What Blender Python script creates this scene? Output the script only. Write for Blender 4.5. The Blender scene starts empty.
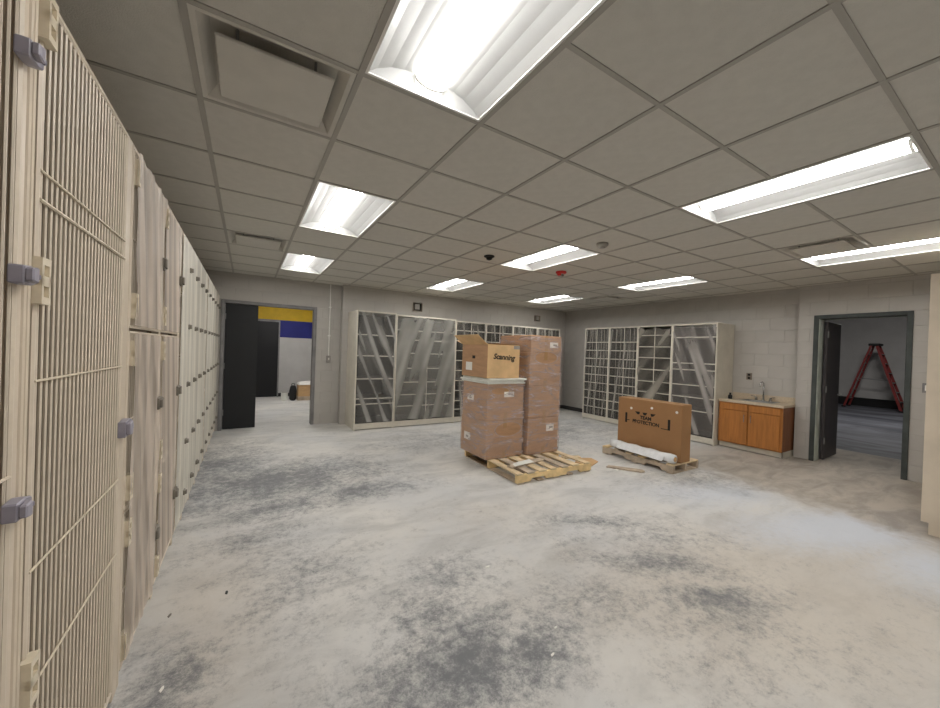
import bpy, bmesh, math, random
from mathutils import Vector, Matrix
random.seed(7)
S = bpy.context.scene
COL = S.collection

# ------------------------------------------------------------------ camera
FPX, CAMH = 364.27, 1.487
YAW, PITCH, ROLL = .5495, -.0056, .0352
def cam_axes():
    f = Vector((math.sin(YAW), math.cos(YAW), 0)); r = Vector((math.cos(YAW), -math.sin(YAW), 0)); u = Vector((0, 0, 1))
    f2 = f*math.cos(PITCH)+u*math.sin(PITCH); u2 = u*math.cos(PITCH)-f*math.sin(PITCH)
    r3 = r*math.cos(ROLL)+u2*math.sin(ROLL); u3 = u2*math.cos(ROLL)-r*math.sin(ROLL)
    return r3, u3, f2
AR, AU, AF = cam_axes()
cd = bpy.data.cameras.new('camera'); cam = bpy.data.objects.new('camera', cd); COL.objects.link(cam)
cd.sensor_fit = 'HORIZONTAL'; cd.sensor_width = 36; cd.lens = FPX/940*36; cd.clip_start = .02
cam.matrix_world = Matrix(((AR.x, AU.x, -AF.x, 0), (AR.y, AU.y, -AF.y, 0), (AR.z, AU.z, -AF.z, CAMH), (0, 0, 0, 1)))
S.camera = cam
def floor_at(px, py, z=0.0):
    d = AR*((px-470.5)/FPX)+AU*((354-py)/FPX)+AF
    t = (z-CAMH)/d.z
    return Vector((d.x*t, d.y*t, z))

# ------------------------------------------------------------------ world, exposure
w = bpy.data.worlds.new('world'); S.world = w; w.use_nodes = True
w.node_tree.nodes['Background'].inputs[0].default_value = (.5, .52, .55, 1)
w.node_tree.nodes['Background'].inputs[1].default_value = .05
S.view_settings.view_transform = 'Standard'; S.view_settings.look = 'None'
S.view_settings.gamma = 1; S.view_settings.use_curve_mapping = False
S.view_settings.exposure = 0.93
LAMP = 16.0          # radiance of the ceiling lamp lenses

# ------------------------------------------------------------------ materials
def srgb(r, g, b):
    f = lambda c: (c/255/12.92) if c/255 <= .04045 else ((c/255+.055)/1.055)**2.4
    return (f(r), f(g), f(b), 1)
class NT:
    def __init__(s, m): s.t = m.node_tree; s.n = s.t.nodes; s.l = s.t.links
    def new(s, k, **kw):
        o = s.n.new(k)
        for a, v in kw.items(): setattr(o, a, v)
        return o
    def link(s, a, b): s.l.new(a, b)
    def inp(s, sock, v):
        if hasattr(v, 'is_linked') or isinstance(v, bpy.types.NodeSocket): s.l.new(v, sock)
        else: sock.default_value = v
    def math(s, op, a, b=None, clamp=False):
        o = s.new('ShaderNodeMath', operation=op, use_clamp=clamp); s.inp(o.inputs[0], a)
        if b is not None: s.inp(o.inputs[1], b)
        return o.outputs[0]
    def noise(s, scale, detail=4, rough=.55, vec=None, dist=0):
        o = s.new('ShaderNodeTexNoise'); o.inputs['Scale'].default_value = scale; o.inputs['Detail'].default_value = detail
        o.inputs['Roughness'].default_value = rough; o.inputs['Distortion'].default_value = dist
        if vec is not None: s.link(vec, o.inputs['Vector'])
        return o.outputs['Fac']
    def ramp(s, v, lo, hi):
        o = s.new('ShaderNodeMapRange'); o.clamp = True; o.interpolation_type = 'SMOOTHSTEP'
        s.inp(o.inputs[0], v); o.inputs[1].default_value = lo; o.inputs[2].default_value = hi
        return o.outputs[0]
    def mix(s, f, a, b):
        o = s.new('ShaderNodeMix', data_type='RGBA'); s.inp(o.inputs['Factor'], f)
        s.inp(o.inputs[6], a); s.inp(o.inputs[7], b); return o.outputs[2]
    def pos(s): return s.new('ShaderNodeNewGeometry').outputs['Position']
    def obj(s): return s.new('ShaderNodeTexCoord').outputs['Object']
    def mapping(s, vec, loc=(0, 0, 0), rot=(0, 0, 0), scale=(1, 1, 1), typ='POINT'):
        o = s.new('ShaderNodeMapping', vector_type=typ); s.link(vec, o.inputs[0])
        o.inputs[1].default_value = loc; o.inputs[2].default_value = rot; o.inputs[3].default_value = scale
        return o.outputs[0]
    def bump(s, h, strength, dist=.01):
        o = s.new('ShaderNodeBump'); o.inputs['Strength'].default_value = strength; o.inputs['Distance'].default_value = dist
        s.link(h, o.inputs['Height']); return o.outputs[0]
def base(name):
    m = bpy.data.materials.new(name); m.use_nodes = True
    nt = NT(m); return m, nt, nt.n['Principled BSDF']
def mat(name, c, rough=.6, var=.12, scale=8, metal=0, bump=0, bscale=60, stretch=None, spec=.5, coat=0):
    """colour with mottled variation"""
    m, nt, b = base(name)
    v = nt.obj()
    if stretch: v = nt.mapping(v, scale=stretch)
    n = nt.noise(scale, 5, .6, v)
    lo = tuple(x*(1-var) for x in c[:3])+(1,); hi = tuple(min(1, x*(1+var)) for x in c[:3])+(1,)
    nt.link(nt.mix(nt.ramp(n, .3, .7), lo, hi), b.inputs['Base Color'])
    b.inputs['Roughness'].default_value = rough; b.inputs['Metallic'].default_value = metal
    b.inputs['Specular IOR Level'].default_value = spec; b.inputs['Coat Weight'].default_value = coat
    if bump: nt.link(nt.bump(nt.noise(bscale, 4, .6, v), bump), b.inputs['Normal'])
    return m
M = {}
M['wall'] = mat('painted_block', srgb(184, 180, 174), .7, .03, 2.5, bump=.15, bscale=120)
M['mortar'] = mat('painted_mortar', srgb(178, 174, 168), .8, .04, 3)
M['tile'] = mat('ceiling_tile_fibre', srgb(204, 201, 193), .95, .03, 14, bump=.35, bscale=170, spec=.1)
M['tee'] = mat('ceiling_rail_paint', srgb(166, 162, 154), .6, .04, 6)
M['plenum'] = mat('plenum_grey', srgb(110, 108, 104), .9)
M['white_metal'] = mat('white_enamel', srgb(232, 231, 226), .35, .03, 5)
M['reflector'] = mat('white_reflector', srgb(168, 168, 166), .45, .02, 5)
M['vent'] = mat('vent_enamel', srgb(200, 196, 187), .5, .04, 6)
M['dark'] = mat('dark_void', srgb(26, 25, 24), .9)
M['cage'] = mat('cream_cabinet_paint', srgb(214, 200, 180), .45, .06, 3, spec=.4)
M['cage_in'] = mat('tan_cabinet_lining', srgb(150, 134, 116), .6, .1, 4)
M['wire'] = mat('cream_wire', srgb(222, 209, 190), .4, .05, 12)
M['hinge'] = mat('cream_hinge_block', srgb(219, 207, 184), .4, .06, 20)
M['latch'] = mat('violet_grey_latch', srgb(150, 146, 158), .4, .1, 20)
M['latch2'] = mat('dusty_grey_latch', srgb(128, 122, 112), .6, .15, 20)
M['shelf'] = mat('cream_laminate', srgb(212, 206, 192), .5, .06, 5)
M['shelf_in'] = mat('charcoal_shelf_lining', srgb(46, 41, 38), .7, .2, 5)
M['card'] = mat('brown_cardboard', srgb(202, 164, 118), .8, .1, 5, stretch=(1, 1, 6))
M['card2'] = mat('dark_brown_cardboard', srgb(178, 140, 106), .8, .1, 5, stretch=(1, 1, 6))
M['card_tv'] = mat('plain_brown_carton', srgb(158, 118, 78), .8, .05, 3)
M['card_in'] = mat('pale_cardboard', srgb(218, 182, 134), .85, .1, 6)
M['tape'] = mat('packing_tape', srgb(176, 140, 100), .25, .05, 6)
M['paper'] = mat('white_paper', srgb(236, 233, 226), .7, .03, 10)
M['ink'] = mat('black_ink', srgb(26, 22, 20), .8)
M['foam'] = mat('white_foam_sheet', srgb(228, 228, 220), .6, .06, 9)
M['pw'] = mat('rough_pallet_wood', srgb(212, 190, 154), .85, .22, 6, stretch=(1, 1, 1), bump=.3, bscale=30)
M['pw2'] = mat('pale_pallet_wood', srgb(230, 202, 150), .85, .2, 5, bump=.3, bscale=30)
M['pw3'] = mat('grey_weathered_wood', srgb(182, 166, 146), .9, .25, 6, bump=.3, bscale=30)
M['oak'] = mat('orange_oak', srgb(172, 112, 54), .45, .16, 3.2, stretch=(9, 9, .8))
M['oak_side'] = mat('brown_oak_end', srgb(128, 80, 48), .5, .14, 3.2, stretch=(9, 9, .8))
M['counter'] = mat('speckled_beige_laminate', srgb(196, 180, 156), .4, .14, 60)
M['chrome'] = mat('brushed_chrome', srgb(190, 190, 190), .25, .05, 8, metal=1)
M['steel'] = mat('galvanised_steel', srgb(150, 150, 148), .45, .1, 8, metal=.7)
M['frame'] = mat('dark_door_frame', srgb(66, 72, 70), .6, .2, 6)
M['frame_l'] = mat('grey_door_frame', srgb(128, 126, 126), .6, .15, 6)
M['jamb'] = mat('primer_grey_jamb', srgb(196, 202, 196), .6, .15, 4)
M['door_r'] = mat('charcoal_door', srgb(70, 66, 68), .5, .1, 3)
M['door_l'] = mat('near_black_door', srgb(17, 19, 23), .5, .12, 3)
M['door_far'] = mat('navy_black_door', srgb(7, 8, 14), .5, .12, 3)
M['yellow'] = mat('yellow_paint', srgb(214, 176, 28), .6, .08, 4)
M['blue'] = mat('blue_paint', srgb(24, 30, 120), .6, .08, 4)
M['hall'] = mat('hall_wall_paint', srgb(190, 188, 186), .8, .06, 2)
M['black'] = mat('black_rubber', srgb(20, 20, 21), .6)
M['red'] = mat('red_fibreglass', srgb(128, 44, 42), .45, .1, 6)
M['alarm_red'] = mat('red_alarm_plastic', srgb(190, 34, 30), .4, .05, 6)
M['plate'] = mat('grey_cover_plate', srgb(150, 146, 140), .4, .06, 10)
M['tan_plate'] = mat('dusty_plate', srgb(128, 116, 104), .5, .1, 10)
M['skirt'] = mat('cove_base_dark', srgb(52, 50, 50), .6, .15, 5)
M['poly'] = mat('white_poly_roll', srgb(236, 238, 240), .3, .06, 14, coat=.3)

def emis(name, c, s):
    m, nt, b = base(name); e = nt.new('ShaderNodeEmission')
    e.inputs[0].default_value = c; e.inputs[1].default_value = s
    nt.link(e.outputs[0], nt.n['Material Output'].inputs[0]); return m
M['lamp'] = emis('lit_lamp_lens', (1.0, .982, .955, 1), LAMP)

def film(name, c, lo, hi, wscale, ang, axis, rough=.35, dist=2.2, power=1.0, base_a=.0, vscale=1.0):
    """translucent dusty sheeting: folds run at an angle, light reflecting on them painted as milky streaks. axis = horizontal axis of the sheet"""
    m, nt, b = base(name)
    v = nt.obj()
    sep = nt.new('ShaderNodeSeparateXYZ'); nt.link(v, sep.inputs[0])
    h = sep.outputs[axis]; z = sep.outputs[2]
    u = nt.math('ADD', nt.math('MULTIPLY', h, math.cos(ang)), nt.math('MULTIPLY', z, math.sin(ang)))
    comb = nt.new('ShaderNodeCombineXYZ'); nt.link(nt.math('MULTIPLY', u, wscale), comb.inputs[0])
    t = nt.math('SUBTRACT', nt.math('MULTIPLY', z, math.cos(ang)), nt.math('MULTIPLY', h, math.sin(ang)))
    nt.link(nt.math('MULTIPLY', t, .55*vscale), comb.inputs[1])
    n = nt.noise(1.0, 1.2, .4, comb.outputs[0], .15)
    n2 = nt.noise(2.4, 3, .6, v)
    a = nt.ramp(n, lo, hi)  # opacity streaks paint the light reflected along the folds
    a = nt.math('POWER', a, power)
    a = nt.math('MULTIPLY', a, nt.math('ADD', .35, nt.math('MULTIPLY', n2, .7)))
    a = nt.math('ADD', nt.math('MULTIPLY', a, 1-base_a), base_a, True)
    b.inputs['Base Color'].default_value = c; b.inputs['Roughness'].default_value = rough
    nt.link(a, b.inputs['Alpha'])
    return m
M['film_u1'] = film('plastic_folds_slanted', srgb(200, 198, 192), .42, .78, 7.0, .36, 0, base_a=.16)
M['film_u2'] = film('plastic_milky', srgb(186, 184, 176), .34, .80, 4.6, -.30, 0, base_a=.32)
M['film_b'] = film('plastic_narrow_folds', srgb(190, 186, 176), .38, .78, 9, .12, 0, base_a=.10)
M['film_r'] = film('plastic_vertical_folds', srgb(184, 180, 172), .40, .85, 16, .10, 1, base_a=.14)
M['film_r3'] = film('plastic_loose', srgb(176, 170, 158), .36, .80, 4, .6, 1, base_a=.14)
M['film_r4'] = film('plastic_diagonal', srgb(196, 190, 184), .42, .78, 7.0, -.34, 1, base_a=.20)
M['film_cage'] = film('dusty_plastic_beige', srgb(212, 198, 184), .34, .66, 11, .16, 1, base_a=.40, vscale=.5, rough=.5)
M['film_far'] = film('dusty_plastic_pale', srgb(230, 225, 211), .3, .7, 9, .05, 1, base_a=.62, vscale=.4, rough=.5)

def wrap_mat(name, holes):
    m, nt, b = base(name)
    v = nt.obj()
    n = nt.noise(4, 3, .55, nt.mapping(v, scale=(1.2, 1.2, 2.2)), .8)
    a = nt.math('ADD', .16, nt.math('MULTIPLY', nt.ramp(n, .42, .80), .32))  # whitish streaks paint the film's sheen into its opacity
    ln = nt.noise(3.0, 3, .6, nt.mapping(v, scale=(.35, .35, 3.2)), .2)
    band = nt.math('MULTIPLY', nt.ramp(ln, .50, .515), nt.math('SUBTRACT', 1, nt.ramp(ln, .52, .55)))
    a = nt.math('ADD', a, nt.math('MULTIPLY', band, .28), True)
    for (lx, ly, lz, sx, sz) in holes:
        mp = nt.mapping(v, loc=(lx, ly, lz), scale=(sx, .06, sz), typ='TEXTURE')
        g = nt.new('ShaderNodeTexGradient', gradient_type='SPHERICAL'); nt.link(mp, g.inputs[0])
        k = nt.ramp(g.outputs['Fac'], .02, .12)
        a = nt.math('MULTIPLY', a, nt.math('SUBTRACT', 1, k))
        rim = nt.math('MULTIPLY', nt.ramp(g.outputs['Fac'], 0, .02), nt.math('SUBTRACT', 1, nt.ramp(g.outputs['Fac'], .03, .14)))
        a = nt.math('ADD', a, nt.math('MULTIPLY', rim, .35), True)
    b.inputs['Base Color'].default_value = srgb(222, 206, 202); b.inputs['Roughness'].default_value = .2
    nt.link(a, b.inputs['Alpha'])
    return m

def floor_mat():
    m, nt, b = base('dusty_concrete')
    p = nt.pos()
    def blob(x, y, sx, sy, rot=0, k=1.0):
        mp = nt.mapping(p, loc=(x, y, 0), rot=(0, 0, rot), scale=(sx*1.45, sy*1.45, 5), typ='TEXTURE')
        g = nt.new('ShaderNodeTexGradient', gradient_type='SPHERICAL'); nt.link(mp, g.inputs[0])
        return nt.math('MULTIPLY', g.outputs['Fac'], k)
    def total(lst):
        a = lst[0]
        for q in lst[1:]: a = nt.math('MAXIMUM', a, q)
        return a
    n_big = nt.noise(.9, 5, .6, p, .4)
    n_mid = nt.noise(3.4, 8, .72, p, .25)
    n_fine = nt.noise(19, 7, .72, p)
    sm = nt.mapping(p, rot=(0, 0, .35), scale=(1.0, 2.6, 1))
    n_str = nt.noise(1.5, 6, .66, sm, .6)
    n_spk = nt.noise(75, 4, .6, p)
    dust = nt.mix(nt.ramp(n_big, .3, .7), srgb(214, 211, 205), srgb(200, 200, 199))
    dust = nt.mix(nt.math('MULTIPLY', nt.ramp(n_str, .42, .7), .45), dust, srgb(160, 159, 156))
    # tan dirt along the right, and the bare strip by the sink and door
    tan = total([blob(2.9, .9, 1.6, .9, -.5, .9), blob(3.9, 1.0, 1.8, .7, -.3, .8), blob(1.9, 2.7, 1.4, .8, 0, .35), blob(-.15, 2.4, .5, 1.6, 0, .55)])
    dust = nt.mix(nt.math('MULTIPLY', nt.ramp(nt.math('ADD', tan, nt.math('MULTIPLY', n_mid, .5)), .35, .95), .5), dust, srgb(190, 177, 158))
    sep = nt.new('ShaderNodeSeparateXYZ'); nt.link(p, sep.inputs[0])
    edge = nt.math('ADD', nt.math('SUBTRACT', sep.outputs[0], nt.math('MULTIPLY', sep.outputs[1], .20)), nt.math('MULTIPLY', nt.math('SUBTRACT', n_mid, .5), .9))
    strip = nt.math('MULTIPLY', nt.ramp(edge, 4.62, 5.12), nt.math('SUBTRACT', 1, nt.ramp(sep.outputs[1], 2.6, 3.6)))
    # grey rubbed patches
    pt = total([blob(.35, 4.5, 1.25, .75, .05, 1.0), blob(1.0, 3.85, .75, .32, -.1, .85), blob(.3, 3.75, .6, .3, .1, .85), blob(-.2, 5.3, .6, 1.2, 0, .8),
                blob(.95, 1.50, .42, .36, .3, 1.0), blob(1.28, 1.36, .36, .22, .2, 1.0), blob(.62, 1.48, .34, .3, 0, .7), blob(.95, 1.85, .32, .3, .4, .7), blob(1.2, 2.05, .34, .35, .4, .6),
                blob(-.28, 2.0, .22, .35, 0, .75), blob(.1, 3.2, .5, .3, 0, .55), blob(.35, 2.55, .5, .7, .2, .45),
                blob(2.75, 2.15, .7, .22, -.55, .55), blob(2.6, 1.5, .6, .2, -.6, .75), blob(2.55, 1.1, .5, .16, -.6, .8), blob(2.9, 1.75, .9, .2, -.5, .5), blob(1.9, 1.5, .45, .3, -.4, .5),
                blob(5.0, 5.2, 1.9, 1.1, 0, .6), blob(4.7, 2.3, .9, .5, -.3, .45), blob(3.0, 5.4, 1.6, .7, 0, .45), blob(2.3, 1.0, .7, .4, -.4, .4)])
    grain = nt.noise(15, 10, .9, p)
    d = nt.math('ADD', nt.math('MULTIPLY', pt, .80), nt.math('ADD', nt.math('MULTIPLY', nt.math('SUBTRACT', n_mid, .5), 1.1), nt.math('MULTIPLY', nt.math('SUBTRACT', grain, .5), 2.6)))
    dark = nt.ramp(d, .04, .82)
    col = nt.mix(nt.math('MULTIPLY', dark, .92), dust, srgb(104, 106, 110))
    # trodden white-blue powder before the tan strip
    pw = total([blob(4.7, 1.0, 1.5, .55, -.35, 1.0), blob(4.5, 2.0, 1.4, .7, -.5, .7), blob(4.4, .5, .9, .5, 0, .8)])
    col = nt.mix(nt.math('MULTIPLY', nt.ramp(nt.math('ADD', pw, nt.math('MULTIPLY', n_fine, .5)), .5, 1.1), .75), col, srgb(206, 212, 222))
    bare = nt.mix(nt.ramp(n_str, .35, .65), srgb(140, 129, 116), srgb(182, 171, 156))
    col = nt.mix(nt.math('MULTIPLY', strip, .8), col, bare)
    col = nt.mix(nt.math('MULTIPLY', nt.ramp(n_spk, .60, .75), .22), col, srgb(236, 234, 228))
    nt.link(col, b.inputs['Base Color'])
    r = nt.math('SUBTRACT', .78, nt.math('MULTIPLY', dark, .22)); nt.link(r, b.inputs['Roughness'])
    b.inputs['Specular IOR Level'].default_value = .35
    nt.link(nt.bump(nt.math('ADD', n_fine, n_spk), .12, .004), b.inputs['Normal'])
    return m
M['floor'] = floor_mat()
def carpet_mat():
    m, nt, b = base('dark_rippled_carpet'); p = nt.pos()
    n = nt.noise(1.2, 5, .6, nt.mapping(p, rot=(0, 0, .05), scale=(1.0, .35, 1)), 1.2)
    nt.link(nt.mix(nt.ramp(n, .35, .68), srgb(58, 60, 68), srgb(112, 114, 122)), b.inputs['Base Color']); b.inputs['Roughness'].default_value = .7
    return m
M['carpet'] = carpet_mat()

# ------------------------------------------------------------------ mesh helpers
class MB:
    def __init__(s): s.v = []; s.f = []; s.mi = []
    def add(s, vs, fs, mi=0):
        o = len(s.v); s.v += [tuple(v) for v in vs]; s.f += [tuple(i+o for i in f) for f in fs]; s.mi += [mi]*len(fs); return s
    def box(s, x0, x1, y0, y1, z0, z1, mi=0, front=None, fmi=1):
        """front: face given material fmi: one of -x +x -y +y -z +z"""
        vs = [(x, y, z) for z in (z0, z1) for y in (y0, y1) for x in (x0, x1)]
        fs = {'-z': (0, 2, 3, 1), '+z': (4, 5, 7, 6), '-y': (0, 1, 5, 4), '+y': (2, 6, 7, 3), '-x': (0, 4, 6, 2), '+x': (1, 3, 7, 5)}
        for k, f in fs.items(): s.add(vs, [], 0) if False else None
        o = len(s.v); s.v += vs
        for k, f in fs.items():
            s.f.append(tuple(i+o for i in f)); s.mi.append(fmi if k == front else mi)
        return s
    def prism(s, pts, axis, a, b, mi=0):
        """pts polygon in the two other axes (in order), extruded along axis from a to b"""
        def mk(p, t):
            if axis == 'x': return (t, p[0], p[1])
            if axis == 'y': return (p[0], t, p[1])
            return (p[0], p[1], t)
        n = len(pts); vs = [mk(p, a) for p in pts]+[mk(p, b) for p in pts]
        fs = [tuple(range(n))[::-1], tuple(range(n, 2*n))]+[(i, (i+1) % n, n+(i+1) % n, n+i) for i in range(n)]
        return s.add(vs, fs, mi)
    def tube(s, p, q, r, n=8, r2=None, mi=0):
        p = Vector(p); q = Vector(q); d = (q-p).normalized(); a = d.orthogonal().normalized(); c = d.cross(a); r2 = r if r2 is None else r2
        vs = []
        for (o, rr) in ((p, r), (q, r2)):
            for i in range(n):
                t = 2*math.pi*i/n; vs.append(o+a*math.cos(t)*rr+c*math.sin(t)*rr)
        fs = [(i, (i+1) % n, n+(i+1) % n, n+i) for i in range(n)]+[tuple(range(n))[::-1], tuple(range(n, 2*n))]
        return s.add(vs, fs, mi)
    def path(s, pts, r, n=8, mi=0):
        for a, b in zip(pts[:-1], pts[1:]): s.tube(a, b, r, n, mi=mi)
        return s
    def lathe(s, prof, n=20, c=(0, 0, 0), axis='z', mi=0):
        vs = []
        for (r, h) in prof:
            for i in range(n):
                t = 2*math.pi*i/n; a, b = r*math.cos(t), r*math.sin(t)
                vs.append({'z': (c[0]+a, c[1]+b, c[2]+h), 'x': (c[0]+h, c[1]+a, c[2]+b), 'y': (c[0]+a, c[1]+h, c[2]+b)}[axis])
        k = len(prof); fs = []
        for j in range(k-1):
            for i in range(n): fs.append((j*n+i, j*n+(i+1) % n, (j+1)*n+(i+1) % n, (j+1)*n+i))
        fs += [tuple(range(n))[::-1], tuple((k-1)*n+i for i in range(n))]
        return s.add(vs, fs, mi)
    def beam(s, p, q, w, t, up=(0, 0, 1), mi=0):
        """rectangular bar from p to q; w across, t along up"""
        p = Vector(p); q = Vector(q); d = (q-p).normalized(); up = Vector(up); a = d.cross(up).normalized(); u = a.cross(d).normalized()
        vs = [o+a*(sx*w/2)+u*(sz*t/2) for o in (p, q) for (sx, sz) in ((-1, -1), (1, -1), (1, 1), (-1, 1))]
        return s.add(vs, [(3, 2, 1, 0), (4, 5, 6, 7), (0, 1, 5, 4), (1, 2, 6, 5), (2, 3, 7, 6), (3, 0, 4, 7)], mi)
    def mesh(s, name, mats, bevel=0, seg=1, smooth=False):
        me = bpy.data.meshes.new(name); me.from_pydata(s.v, [], s.f)
        for m in (mats if isinstance(mats, (list, tuple)) else [mats]): me.materials.append(M[m] if isinstance(m, str) else m)
        me.polygons.foreach_set('material_index', s.mi)
        bm = bmesh.new(); bm.from_mesh(me); bmesh.ops.recalc_face_normals(bm, faces=bm.faces)
        if bevel: bmesh.ops.bevel(bm, geom=bm.edges[:], offset=bevel, segments=seg, affect='EDGES', profile=.5)
        bm.to_mesh(me); bm.free()
        if smooth: me.polygons.foreach_set('use_smooth', [True]*len(me.polygons))
        me.update(); return me
    def build(s, name, mats, parent=None, bevel=0, seg=1, smooth=False, loc=None):
        return link(name, s.mesh(name, mats, bevel, seg, smooth), parent, loc)
def link(name, me, parent=None, loc=None):
    o = bpy.data.objects.new(name, me); COL.objects.link(o)
    if parent is not None: o.parent = parent
    if loc is not None: o.location = loc
    return o
def tag(o, label, cat, group=None):
    o['label'] = label; o['category'] = cat
    if group: o['group'] = group
    return o
def thing(name, label, cat, loc=(0, 0, 0), rz=0, group=None):
    o = bpy.data.objects.new(name, None); o.empty_display_size = .1; COL.objects.link(o); o.location = loc; o.rotation_euler = (0, 0, rz)
    return tag(o, label, cat, group)
def struct(o):
    o['kind'] = 'structure'; return o
def bx(name, x0, x1, y0, y1, z0, z1, m, parent=None, bevel=0, **k):
    return MB().box(x0, x1, y0, y1, z0, z1, **k).build(name, m, parent, bevel)
def text_mesh(txt, size, depth, name, m, parent, matrix, shear=0, align='CENTER', bold=0):
    c = bpy.data.curves.new(name, 'FONT'); c.body = txt; c.size = size; c.extrude = depth; c.shear = shear; c.align_x = align; c.align_y = 'CENTER'; c.offset = bold
    o = bpy.data.objects.new(name, c); COL.objects.link(o)
    bpy.context.view_layer.update()
    me = bpy.data.meshes.new_from_object(o.evaluated_get(bpy.context.evaluated_depsgraph_get()))
    bpy.data.objects.remove(o); bpy.data.curves.remove(c)
    me.materials.clear(); me.materials.append(M[m])
    q = link(name, me, parent); q.matrix_local = matrix
    return q
def frame_yz(loc):   # text standing on a face that looks toward -x (reads along -y)
    return Matrix.Translation(loc) @ Matrix(((0, 0, -1, 0), (-1, 0, 0, 0), (0, 1, 0, 0), (0, 0, 0, 1)))
def frame_xz(loc):   # text on a face that looks toward -y (reads along +x)
    return Matrix.Translation(loc) @ Matrix(((1, 0, 0, 0), (0, 0, -1, 0), (0, 1, 0, 0), (0, 0, 0, 1)))

# ================================================================== SETTING
CEIL = 2.694
XR, XP, YB, YL, XW, YN = 7.57, 7.46, 7.31, 7.475, -1.22, -3.0
XJ, YJ = 1.56, 2.225          # jogs in the back and in the right wall
fl = MB(); fl.add([(XW, YN, 0), (9.0, YN, 0), (9.0, 12.2, 0), (XW, 12.2, 0)], [(0, 1, 2, 3)])
floor = struct(fl.build('floor', 'floor'))
hf = MB(); hf.add([(9.0, -6, .0), (19.6, -6, .0), (19.6, 12, .0), (9.0, 12, .0)], [(0, 1, 2, 3)])
struct(hf.build('floor_hall', 'carpet'))

BW, BH, JT = .4064, .2032, .005
block_cache = {}
def block_mesh(wd, ht, axis, sgn):
    k = (round(wd, 3), round(ht, 3), axis, sgn)
    if k not in block_cache:
        a, h, t, c = wd/2-JT/2, ht/2-JT/2, .004, .0035
        # chamfered face: outer rim at the joint, face proud
        vs = [(-a, -h, 0), (a, -h, 0), (a, h, 0), (-a, h, 0), (-a+c, -h+c, t), (a-c, -h+c, t), (a-c, h-c, t), (-a+c, h-c, t)]
        fs = [(4, 5, 6, 7), (0, 1, 5, 4), (1, 2, 6, 5), (2, 3, 7, 6), (3, 0, 4, 7)]
        if axis == 'y': vs = [(p[0], sgn*p[2], p[1]) for p in vs]
        else: vs = [(sgn*p[2], p[0], p[1]) for p in vs]
        block_cache[k] = MB().add(vs, fs).mesh('block', 'wall')
    return block_cache[k]
def block_wall(name, axis, at, a0, a1, sgn, holes=(), skip=(), thick=.19, z1=2.78):
    """wall whose room face is at axis=at and looks along sgn; holes/skip are (a0,a1,z0,z1)"""
    mb = MB()
    cuts = sorted({a0, a1}|{h[0] for h in holes}|{h[1] for h in holes})
    for c0, c1 in zip(cuts[:-1], cuts[1:]):
        hs = [h for h in holes if h[0] <= c0+1e-6 and h[1] >= c1-1e-6]
        zz = [(0, z1)] if not hs else ([(hs[0][3], z1)]+([(0, hs[0][2])] if hs[0][2] > 0 else []))
        for (p, q) in zz:
            o, i = at, at-sgn*thick
            lo, hi = min(o, i), max(o, i)
            if axis == 'y': mb.box(c0, c1, lo, hi, p, q)
            else: mb.box(lo, hi, c0, c1, p, q)
    wl = struct(mb.build(name, 'mortar'))
    nz = int(math.ceil(2.70/BH))
    for j in range(nz):
        z0, zt = j*BH, min((j+1)*BH, 2.71)
        s = a0-(BW/2 if j % 2 else 0)
        while s < a1-.01:
            b0, b1 = max(s, a0), min(s+BW, a1); s += BW
            segs = [(b0, b1)]
            for h in holes:
                if z0 < h[3]-.01 and zt > h[2]+.01:
                    ns = []
                    for (p, q) in segs:
                        if q <= h[0] or p >= h[1]: ns.append((p, q)); continue
                        if p < h[0]: ns.append((p, h[0]))
                        if q > h[1]: ns.append((h[1], q))
                    segs = ns
            for (p, q) in segs:
                if q-p < .03: continue
                if any(p >= k[0]-.01 and q <= k[1]+.01 and z0 >= k[2]-.01 and zt <= k[3]+.01 for k in skip): continue
                me = block_mesh(q-p, zt-z0, axis, sgn)
                c = (p+q)/2; zc = (z0+zt)/2
                link('block', me, wl, (c, at, zc) if axis == 'y' else (at, c, zc))
    return wl
DLx0, DLx1, DH = -.39, 1.12, 2.235
DRy0, DRy1 = 1.05, 2.035
block_wall('wall_back_left', 'y', YL, XW, XJ, -1, [(DLx0, DLx1, 0, DH)], [(XW, -.43, 0, 2.8)])
block_wall('wall_back', 'y', YB, XJ, XR+.19, -1, [], [(1.7, 6.66, 0, 2.0)], thick=.355)
block_wall('wall_right', 'x', XR, YJ, YB, -1, [], [(3.1, 6.05, 0, 2.05), (2.3, 3.1, 0, .8)])
block_wall('wall_right_pier', 'x', XP, .66, YJ, -1, [(DRy0, DRy1, 0, DH)], [], thick=.30)
struct(bx('wall_right_near', XP, XP+.3, YN, .66, 0, 2.78, 'wall'))
struct(bx('wall_left', XW-.12, XW, YN, YL, 0, 2.78, 'wall'))
struct(bx('wall_near', XW, XP, YN-.12, YN, 0, 2.78, 'wall'))

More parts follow.
